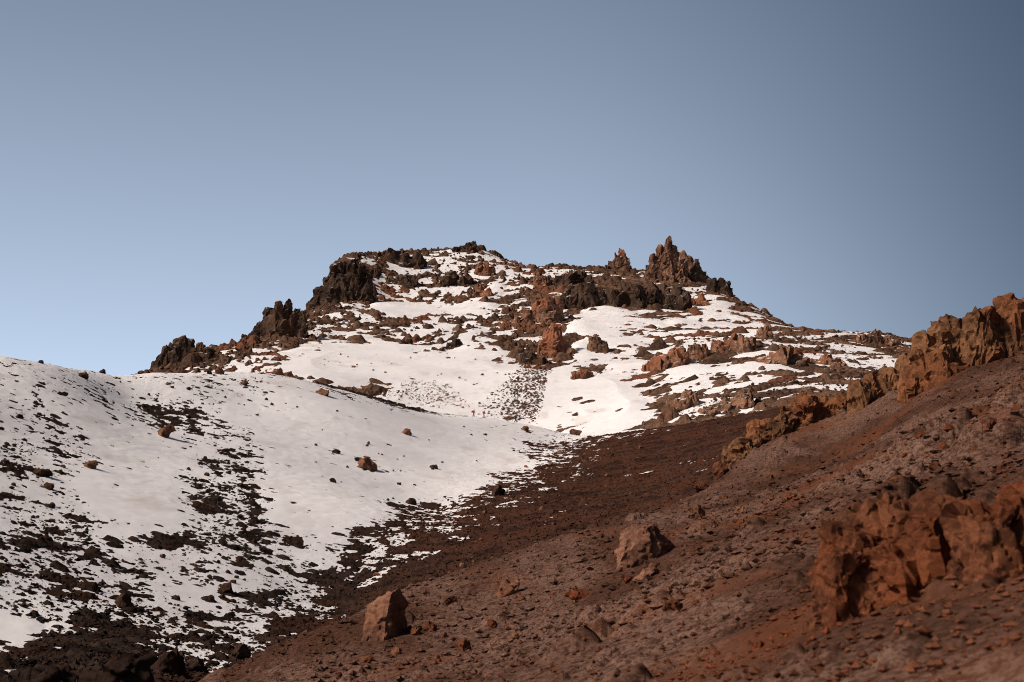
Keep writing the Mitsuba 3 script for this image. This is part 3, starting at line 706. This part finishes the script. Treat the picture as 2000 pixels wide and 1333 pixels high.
strewn('scree', 520, [(610, 728), (680, 748), (760, 772), (835, 792), (835, 803), (760, 788), (690, 768), (610, 742)], B, 45, 352, 4, 13, 'snow_stone', 'band of dark stones along the crest of the snow hill', 61, lambda u, v: 1.0)
strewn('scree', 1700, [(880, 800), (960, 760), (1040, 690), (1078, 680), (1075, 740), (1050, 830), (960, 826)], C, 360, 800, 2, 8, 'mountain_rock', 'fan of small brown stones behind the walkers', 62, lambda u, v: 0.08 + 0.92 * np.clip((u - 930) / 110, 0, 1) ** 1.5)
strewn('scree', 420, [(740, 775), (800, 735), (880, 745), (930, 800), (840, 800)], C, 360, 800, 2.5, 6, 'mountain_rock', 'thin spread of small brown stones in the snow basin behind the hill crest', 63, lambda u, v: 1.0)


gA = lambda x, y: A.base(x, y) + relief_a(x, y)
mass('gravel', 9000, -0.22, 0.37, 7, 40, gA, 0.02, 0.14, 'red_rock', 'loose reddish gravel strewn over the near hillside', 1)
mass('gravel', 6000, -0.2, 0.37, 20, 75, gA, 0.05, 0.3, 'hillside_gravel', 'coarse brown grit farther up the near hillside', 2)
gB = lambda x, y: B.base(x, y)
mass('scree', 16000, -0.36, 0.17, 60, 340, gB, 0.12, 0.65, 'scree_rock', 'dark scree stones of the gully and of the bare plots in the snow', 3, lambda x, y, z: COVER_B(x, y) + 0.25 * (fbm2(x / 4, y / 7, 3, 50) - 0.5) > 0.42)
mass('scree', 15000, -0.36, 0.17, 62, 330, B.height, 0.08, 0.38, 'snow_stone', 'small dark stones sprinkled over the stony plots of the snow slope', 5, lambda x, y, z: COVER_B(x, y) + 0.3 * (fbm2(x / 3, y / 6, 3, 53) - 0.5) > 0.24)
mass('scree', 7000, -0.3, 0.34, 340, 760, lambda x, y: C.base(x, y) + 0.5, 0.6, 2.6, 'mountain_rock', 'broken rock strewn over the bare parts of the mountain', 4, lambda x, y, z: COVER_C(x, y) + 0.3 * (fbm2(x / 14, y / 22, 3, 51) - 0.5) > 0.38)


# ------------------------------------------------------------------ the walking party on the crest of the snow hill
for k, c in (('red_cloth', (0.42, 0.035, 0.045)), ('dark_cloth', (0.030, 0.032, 0.040)), ('grey_cloth', (0.055, 0.052, 0.055)), ('skin', (0.42, 0.26, 0.19)), ('boot_leather', (0.05, 0.035, 0.025)), ('maroon_cloth', (0.20, 0.030, 0.040))):
    scene[k] = {'type': 'twosided', 'bsdf': {'type': 'diffuse', 'reflectance': {'type': 'rgb', 'value': list(c)}}}


def ball(c, r):
    return m3.Manifold.sphere(r, 14).translate([float(x) for x in c])


def limb(*joints):
    """A tapering limb through joints (x, y, z, radius)."""
    out = [m3.Manifold.batch_hull([ball(a[:3], a[3]), ball(b[:3], b[3])]) for a, b in zip(joints, joints[1:])]
    return m3.Manifold.batch_boolean(out, m3.OpType.Add)


def soft(man, step=0.06):
    m = to_tri(man.refine_to_length(step))
    trimesh.smoothing.filter_taubin(m, iterations=6)
    return m


def hiker(u, v, tall, facing, stride, lean, coat, legs, pack, hat, label):
    """A walker 1.75 m tall before scaling, looking along +x, mid-stride, leaning a little uphill."""
    p = B.hit(u, v, 45, 352)
    key, n = 'person', 0
    while key in labels:
        n += 1
        key = f'person_{n:03d}'
    labels[key] = {'label': label, 'category': 'person', 'group': 'walkers on the snow crest'}
    L = lean
    hip, chest, neck, head = (0, 0.92), (L * 0.5, 1.30), (L * 0.8, 1.48), (L * 0.95 + 0.02, 1.62)
    fk, ff, bk, bf = (stride * 0.55, 0.50), (stride * 0.75, 0.06), (-stride * 0.25, 0.48), (-stride * 0.95, 0.08)
    J = lambda a, y, r: (a[0], y, a[1], r)
    el, hl, er, hr = (chest[0] - 0.10, 1.12), (chest[0] + 0.10, 0.98), (chest[0] + 0.12, 1.10), (chest[0] + 0.34, 1.04)
    arm = lambda e, h, s, g: limb((chest[0], s * 0.19, 1.40, 0.065 + g), (e[0], s * 0.25, e[1], 0.052 + g), (h[0], s * 0.24, h[1], 0.040 + g))
    leg = lambda k, f, s, g: limb((hip[0], s * 0.09, hip[1], 0.098 + g), (k[0], s * 0.10, k[1], 0.066 + g), (f[0], s * 0.10, f[1] + 0.05, 0.045 + g))
    torso = lambda g: m3.Manifold.batch_hull([ball((hip[0], s * 0.08, hip[1]), 0.11 + g) for s in (-1, 1)] + [ball((chest[0], s * 0.14, chest[1] + 0.05), 0.105 + g) for s in (-1, 1)])
    skull = m3.Manifold.batch_hull([ball((head[0], 0, head[1] + 0.02), 0.095), ball((head[0] + 0.03, 0, head[1] - 0.07), 0.065)])
    nose = limb((head[0] + 0.09, 0, head[1] + 0.01, 0.014), (head[0] + 0.108, 0, head[1] - 0.02, 0.017))
    hands = []
    for e, h, s in ((el, hl, -1), (er, hr, 1)):
        c = np.array([h[0], s * 0.24, h[1]])
        d = np.array([h[0] - e[0], 0, h[1] - e[1]]); d /= np.linalg.norm(d)
        hands.append(m3.Manifold.batch_hull([ball(c, 0.032), ball(c + 0.07 * d, 0.034)]))
        for i in range(4):
            o = c + 0.075 * d + np.array([0.004, (i - 1.5) * 0.020, 0])
            hands.append(limb((*o, 0.010), (*(o + (0.045 - 0.006 * abs(i - 1.5)) * d), 0.009), (*(o + 0.06 * d + np.array([0.02, 0, -0.02])), 0.008)))
        hands.append(limb((*(c + 0.02 * d), 0.012), (*(c + 0.05 * d + np.array([0.03, -s * 0.03, 0])), 0.010)))
    body = m3.Manifold.batch_boolean([torso(0), skull, nose, limb((*[neck[0], 0, neck[1] - 0.08], 0.06), (head[0], 0, head[1] - 0.05, 0.055)), arm(el, hl, -1, 0), arm(er, hr, 1, 0), leg(fk, ff, -1, 0), leg(bk, bf, 1, 0), *hands], m3.OpType.Add)
    jacket = m3.Manifold.batch_boolean([torso(0.035), limb((neck[0] - 0.02, 0, neck[1] - 0.06, 0.10), (neck[0] - 0.01, 0, neck[1] + 0.02, 0.075)), arm(el, hl, -1, 0.022), arm(er, hr, 1, 0.022)], m3.OpType.Add)
    trousers = m3.Manifold.batch_boolean([m3.Manifold.batch_hull([ball((hip[0], s * 0.08, hip[1] - 0.02), 0.135) for s in (-1, 1)]), leg(fk, ff, -1, 0.020), leg(bk, bf, 1, 0.022)], m3.OpType.Add)
    boots = [m3.Manifold.batch_hull([ball((f[0] - 0.03, s * 0.10, f[1] + 0.01), 0.055), ball((f[0] + 0.14, s * 0.10, f[1] - 0.012), 0.042), ball((f[0] - 0.02, s * 0.10, f[1] + 0.09), 0.058)]) for f, s in ((ff, -1), (bf, 1))]
    bag = m3.Manifold.batch_hull([ball((chest[0] - 0.22, s * 0.11, z), 0.085) for s in (-1, 1) for z in (1.02, 1.46)] + [ball((chest[0] - 0.32, s * 0.08, 1.12), 0.06) for s in (-1, 1)])
    cap = m3.Manifold.batch_hull([ball((head[0] - 0.005, 0, head[1] + 0.045), 0.103), ball((head[0] - 0.03, 0, head[1] + 0.0), 0.098)])
    M = T().translate([p[0], p[1], p[2] - 0.02]).rotate([0, 0, 1], facing).scale(tall / 1.75)
    for name, man, mat in [('body', body, 'skin'), ('jacket', jacket, coat), ('trousers', trousers, legs), ('backpack', bag, pack), ('hat', cap, hat), ('boot', boots[0], 'boot_leather'), ('boot_001', boots[1], 'boot_leather')]:
        scene[f'{key}__{name}'] = {**mikit.ply(soft(man), mat, smooth=50), 'to_world': M}


hiker(925, 809, 1.72, -12, 0.26, 0.10, 'red_cloth', 'dark_cloth', 'maroon_cloth', 'grey_cloth', 'leftmost walker on the snow crest, in a red jacket and dark trousers, mid-stride')
hiker(945, 811, 1.70, -20, 0.24, 0.16, 'red_cloth', 'maroon_cloth', 'dark_cloth', 'red_cloth', 'middle walker on the snow crest, all in red, close behind the leader')
hiker(1007, 821, 2.0, -15, 0.34, 0.22, 'dark_cloth', 'dark_cloth', 'grey_cloth', 'dark_cloth', 'rightmost walker on the snow crest, in dark clothes, leaning forward with wide steps')
